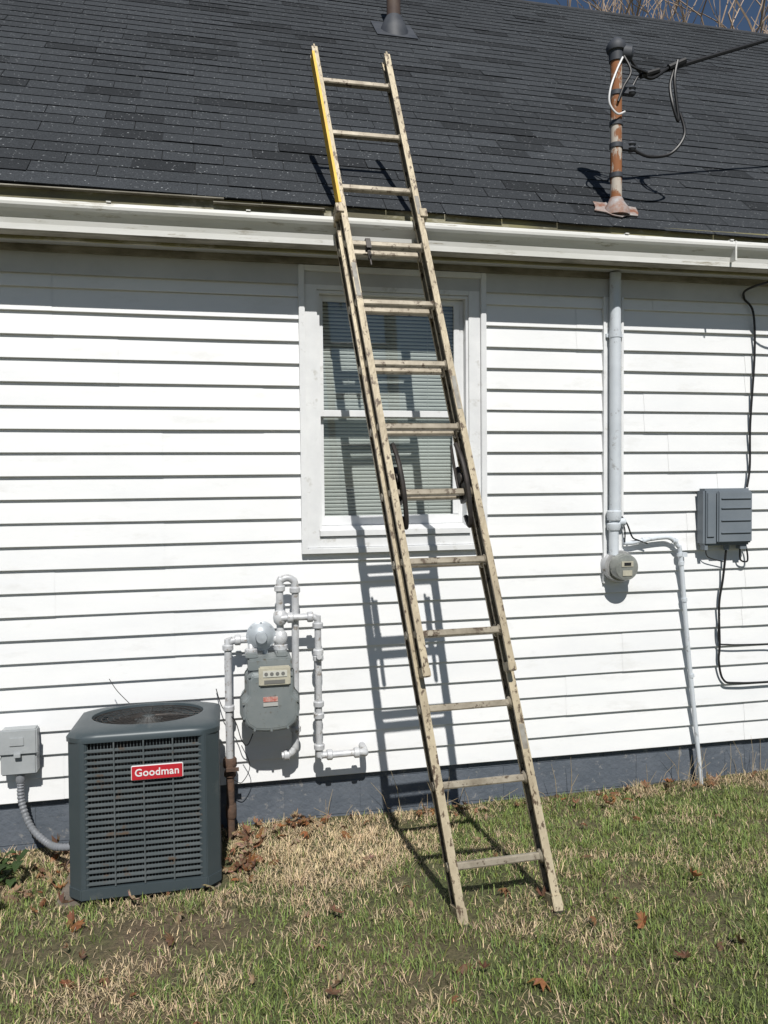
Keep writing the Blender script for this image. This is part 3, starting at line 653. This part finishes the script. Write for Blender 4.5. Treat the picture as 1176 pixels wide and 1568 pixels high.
for k in range(28):
    a=2*math.pi*k/28; mb.tube([(cxx+.03*math.cos(a),cyy+YS*.03*math.sin(a),zt+.012),(cxx+.238*math.cos(a),cyy+YS*.238*math.sin(a),zt+.009)],.0013,n=5)
mb.obj("fan_guard",M_blk,ac)
mb=MB(); mb.lathe((cxx,cyy,zt-.03),(0,0,1),[(-.02,.06),(.028,.06),(.034,.05)],24)
mb.obj("fan_motor",M_acbar,ac)
mb=MB()
for k in range(3):
    a=k*2.094; V=[]
    for r,z0,z1,w_ in ((.05,-.052,-.038,.35),(.13,-.054,-.036,.42),(.205,-.055,-.035,.45)):
        V+=[(cxx+r*math.cos(a-w_),cyy+YS*r*math.sin(a-w_),zt+z0),(cxx+r*math.cos(a+w_),cyy+YS*r*math.sin(a+w_),zt+z1)]
    mb.add(V,[(0,2,3,1),(2,4,5,3)])
mb.obj("fan",M_coil,ac)
mb=MB(); bx0,bx1,bz0,bz1=-.402,-.192,.545,.607
mb.box((bx0,ay0-.010,bz0),(bx1,ay0-.001,bz1)); mb.obj("badge_border",M_wht,ac,bevel=.003)
mb=MB(); mb.box((bx0+.003,ay0-.0135,bz0+.003),(bx1-.003,ay0-.0095,bz1-.003)); mb.obj("badge",M_red,ac,bevel=.0015)
tcv=bpy.data.curves.new("t","FONT"); tcv.body="Goodman"; tcv.size=.043; tcv.align_x='CENTER'; tcv.align_y='CENTER'; tcv.extrude=.001; tcv.offset=.0006; tcv.space_character=1.05
to=bpy.data.objects.new("tt",tcv); COL.objects.link(to); bpy.context.view_layer.update()
tm=bpy.data.meshes.new_from_object(to.evaluated_get(bpy.context.evaluated_depsgraph_get())); bpy.data.objects.remove(to)
t2=bpy.data.objects.new("badge_lettering",tm); tm.materials.clear(); tm.materials.append(M_wht); COL.objects.link(t2); t2.parent=ac
t2.rotation_euler=(math.pi/2,0,0); t2.location=((bx0+bx1)/2,ay0-.0145,(bz0+bz1)/2+.001)
mb=MB(); mb.box((-.715,-.66,-.05),(-.045,-.16,.058)); mb.obj("pad",M_conc,ac,bevel=.012)
mb=MB()
for y in (-.3,-.34): mb.tube([(ax0+.02,y,.22),(ax0-.04,y,.2),(ax0-.06,y+.06,.14),(ax0-.05,-.02,.12)],.010,n=8,smooth_path=5)
mb.obj("refrigerant_lines",M_rub,ac)
mb=MB(); mb.tube([(-.46,-.25,.765),(-.52,-.21,.82),(-.56,-.17,.87)],.0018,n=6,smooth_path=5); mb.obj("loose_twig",M_blk,ac)
pv=Vector((0,ay0,zb-.02)); ac.matrix_world=Matrix.Translation(pv)@Matrix.Rotation(math.radians(-2.6),4,'X')@Matrix.Translation(-pv)

# ------------------------------------------------------------------ extension ladder (slightly racked: rungs level, rails leaning left)
lad=empty("extension_ladder")
u=Vector((-.1015,.290,.9505)).normalized(); w=Vector((1,.015,.006)).normalized(); nn=w.cross(u).normalized()
O_=Vector((1.044,-1.171,.273))-nn*.040
Mx=Matrix(((w.x,u.x,nn.x,O_.x),(w.y,u.y,nn.y,O_.y),(w.z,u.z,nn.z,O_.z),(0,0,0,1)))
class LB(MB):
    def obj(s,name,m,parent=None,bevel=0,seg=2):
        o=MB.obj(s,name,m,parent,bevel,seg); o.data.transform(Mx); return o
SP=.3048
def rail(name,x,y0,y1,zc,D,fw,side):
    # channel rail: two flanges, lip returns, web set toward the outer side
    mb=LB(); mb.box((x-fw,y0,zc+D-.003),(x+fw,y1,zc+D)); mb.box((x-fw,y0,zc-D),(x+fw,y1,zc-D+.003))
    mb.box((x-fw,y0,zc+D-.014),(x-fw+.0025,y1,zc+D-.003)); mb.box((x+fw-.0025,y0,zc+D-.014),(x+fw,y1,zc+D-.003))
    mb.box((x-fw,y0,zc-D+.003),(x-fw+.0025,y1,zc-D+.012)); mb.box((x+fw-.0025,y0,zc-D+.003),(x+fw,y1,zc-D+.012))
    mb.obj(name+"_flanges",M_al,lad)
    wx=x+side*fw*.35
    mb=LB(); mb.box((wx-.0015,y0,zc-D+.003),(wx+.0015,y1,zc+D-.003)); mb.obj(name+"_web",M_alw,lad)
sB,sF=.197,.184; zF=.078
rail("base_rail_left",-sB,-.185,2.93,0,.040,.0165,-1); rail("base_rail_right",sB,-.185,2.93,0,.040,.0165,1)
rail("fly_rail_left",-sF,.76,3.83,zF,.034,.0145,-1); rail("fly_rail_right",sF,.76,3.83,zF,.034,.0145,1)
def rung(mb,x0,x1,y,z):
    prof=[(-.014,-.011),(-.014,.011),(-.009,.015),(.009,.015),(.014,.011),(.014,-.011),(.009,-.015),(-.009,-.015)]
    V=[(x0,y+a,z+b_) for a,b_ in prof]+[(x1,y+a,z+b_) for a,b_ in prof]
    mb.add(V,[(k,(k+1)%8,(k+1)%8+8,k+8) for k in range(8)]+[tuple(range(8)),tuple(range(15,7,-1))])
mb=LB()
for i in range(10): rung(mb,-sB,sB,i*SP,0)
mb.obj("base_rungs",M_al2,lad)
mb=LB()
for i in range(3,13): rung(mb,-sF,sF,i*SP-.004,zF)
mb.obj("fly_rungs",M_al2,lad)
mb=LB()
for i in range(10):
    for s in (-1,1): mb.lathe((s*(sB-.006),i*SP,0),(-s,0,0),[(0,.028),(.010,.028),(.018,.019)],12); mb.lathe((s*(sB+.006),i*SP,0),(s,0,0),[(0,.022),(.012,.018)],10)
for i in range(3,13):
    for s in (-1,1): mb.lathe((s*(sF-.004),i*SP-.004,zF),(-s,0,0),[(0,.024),(.010,.024),(.016,.018)],12); mb.lathe((s*(sF+.005),i*SP-.004,zF),(s,0,0),[(0,.020),(.010,.015)],10)
mb.obj("rung_collars",M_al2,lad)
mb=LB()
for s in (-1,1):
    mb.box((s*sB-.022,2.88,-.045),(s*sB+.022,2.935,.043)); mb.box((s*(sB+.006)-.017,2.885,.041),(s*(sB+.006)+.017,2.93,.116)); mb.box((min(s*sF,s*(sB+.023)),2.885,.114),(max(s*sF,s*(sB+.023)),2.93,.120))
mb.obj("guide_brackets",M_al,lad,bevel=.002)
mb=LB()
for s in (-1,1): 
    mb.box((s*sF-.017,.735,zF-.036),(s*sF+.017,.775,zF+.036)); mb.box((s*sF-.004,3.81,zF-.036),(s*sF+.004,3.850,zF+.036))
mb.obj("fly_end_caps",M_al,lad,bevel=.004)
mb=LB()
for s in (-1,1):
    x=s*(sF-.040); y=5*SP
    mb.box((x-.008,y-.02,zF-.06),(x+.008,y+.12,zF-.02)); mb.box((x-.008,y-.04,zF-.065),(x+.008,y+.035,zF+.034))
    mb.tube([(x,y+.22,zF+.0),(x,y+.14,zF+.038),(x,y+.05,zF+.048),(x,y-.03,zF+.036),(x,y-.11,zF+.008),(x,y-.15,zF-.03),(x,y-.10,zF-.055)],.011,n=8,smooth_path=5)
    mb.tube([(x-.016,y+.22,zF-.02),(x-.016,y+.08,zF-.035),(x-.016,y-.03,zF-.03)],.007,n=8,smooth_path=4)
    mb.lathe((x-.016,y+.06,zF),(1,0,0),[(0,.024),(.030,.024)],14)
    mb.lathe((s*(sF-.01),y+.26,zF),(s,0,0),[(0,.014),(.016,.014)],10)
mb.obj("rung_locks",M_blk,lad)
mb=LB(); x=-.09; y=9*SP; zp=zF
mb.box((x-.012,y-.03,zp-.02),(x+.012,y+.02,zp+.020)); mb.lathe((x-.005,y-.06,zp),(1,0,0),[(0,.020),(.010,.020)],16); mb.box((x-.007,y-.08,zp-.008),(x+.007,y-.02,zp+.008)); mb.box((x-.003,y-.11,zp-.004),(x+.003,y-.075,zp+.004)); mb.obj("pulley",M_blk,lad,bevel=.001)
mb=LB(); mb.box((-sF-.0165,2.94,zF-.032),(-sF-.0148,3.80,zF+.0352)); mb.box((-sF-.0148,2.94,zF+.0342),(-sF-.0045,3.80,zF+.0356)); mb.obj("yellow_tape",M_yel,lad)
mb=LB()
for s in (-1,1): mb.box((s*sB-.020,-.205,-.046),(s*sB+.020,-.14,.046))
mb.obj("foot_shoes",M_al,lad,bevel=.003)
mb=LB()
for s in (-1,1): mb.box((s*sB-.025,-.235,-.054),(s*sB+.025,-.200,.058))
mb.obj("rubber_feet",M_blk,lad,bevel=.004)
mb=LB()
for x,y0,y1 in ((sB,.42,.52),): mb.box((x-.011,y0,.0402),(x+.011,y1,.0415))
mb.box((sF-.010,1.9,zF+.0343),(sF+.010,2.06,zF+.0355)); mb.box((sF-.010,2.9,zF+.0343),(sF+.010,3.0,zF+.0355)); mb.box((-sF-.010,2.45,zF+.0343),(-sF+.010,2.62,zF+.0355))
mb.obj("worn_labels",mat("worn_label",(.30,.29,.26),(.20,.18,.15),scale=30,rough=.5),lad)

# ------------------------------------------------------------------ bare trees behind
def tree(x,y,h,seed):
    R=random.Random(seed); mb=MB()
    def br(p,d,l,r,dep):
        if dep<=0 or r<.003: return
        n=3; P=[p]; dd=d.copy()
        for i in range(n):
            dd=(dd+Vector((R.gauss(0,.13),R.gauss(0,.13),R.gauss(.05,.08)))).normalized(); P.append(P[-1]+dd*l/n)
        mb.tube(P,[r*(1-.35*i/n) for i in range(n+1)],n=4 if dep<5 else 8,cap=False)
        k=R.choice((2,3,3)) if dep>1 else 2
        for j in range(k):
            q=P[R.choice((1,2,3,3))] if j else P[-1]
            ax=Vector((R.gauss(0,1),R.gauss(0,1),R.gauss(0,.4))); sp_=R.uniform(.35,.8)
            nd=(dd+ax.normalized()*sp_).normalized(); nd.z=abs(nd.z)*.8+.15; nd.normalize()
            br(q,nd,l*R.uniform(.66,.86),r*(.62 if j else .68),dep-1)
    br(Vector((x,y,0)),Vector((0,0,1)),h*.27,.12*h/12,7)
    return mb.obj("bare_tree",M_bark)
tree(10.6,13,15.5,3); tree(13.4,13.5,15,11); tree(17,18,20,23); tree(9.5,17,18,31)

# ------------------------------------------------------------------ light, sky, camera
d_=Vector((.07,1,-1.15)).normalized()
sl_=bpy.data.lights.new("sun","SUN"); sl_.energy=5.0; sl_.angle=math.radians(.5); sl_.color=(1,.97,.92)
so=bpy.data.objects.new("sun",sl_); so.rotation_euler=d_.to_track_quat('-Z','Y').to_euler(); so.location=(-2,-12,14); COL.objects.link(so)
w_=bpy.data.worlds.new("World"); sc.world=w_; w_.use_nodes=True; nt=w_.node_tree
sk=nt.nodes.new("ShaderNodeTexSky"); sk.sky_type='NISHITA'; sk.sun_disc=False; sk.sun_elevation=math.asin(-d_.z); sk.sun_rotation=math.radians(184); sk.air_density=1.0; sk.dust_density=.3; sk.ozone_density=3.0
bg=nt.nodes["Background"]; bg.inputs[1].default_value=.05; nt.links.new(sk.outputs[0],bg.inputs[0])
yaw,pitch,roll=[math.radians(a) for a in (11.675,2.088,.576)]
Fv=Vector((math.sin(yaw)*math.cos(pitch),math.cos(yaw)*math.cos(pitch),-math.sin(pitch))); Rt=Vector((math.cos(yaw),-math.sin(yaw),0)); Dn=Fv.cross(Rt)
r_=Rt*math.cos(roll)+Dn*math.sin(roll); dn=-Rt*math.sin(roll)+Dn*math.cos(roll)
cam=bpy.data.cameras.new("camera"); co=bpy.data.objects.new("camera",cam); COL.objects.link(co)
co.matrix_world=Matrix(((r_.x,-dn.x,-Fv.x,0),(r_.y,-dn.y,-Fv.y,-4),(r_.z,-dn.z,-Fv.z,1.77),(0,0,0,1)))
cam.sensor_fit='VERTICAL'; cam.sensor_height=24; cam.lens=1178/1568*24; cam.clip_start=.05; cam.clip_end=1500
sc.camera=co
sc.view_settings.view_transform='Standard'; sc.view_settings.look='None'; sc.view_settings.exposure=0
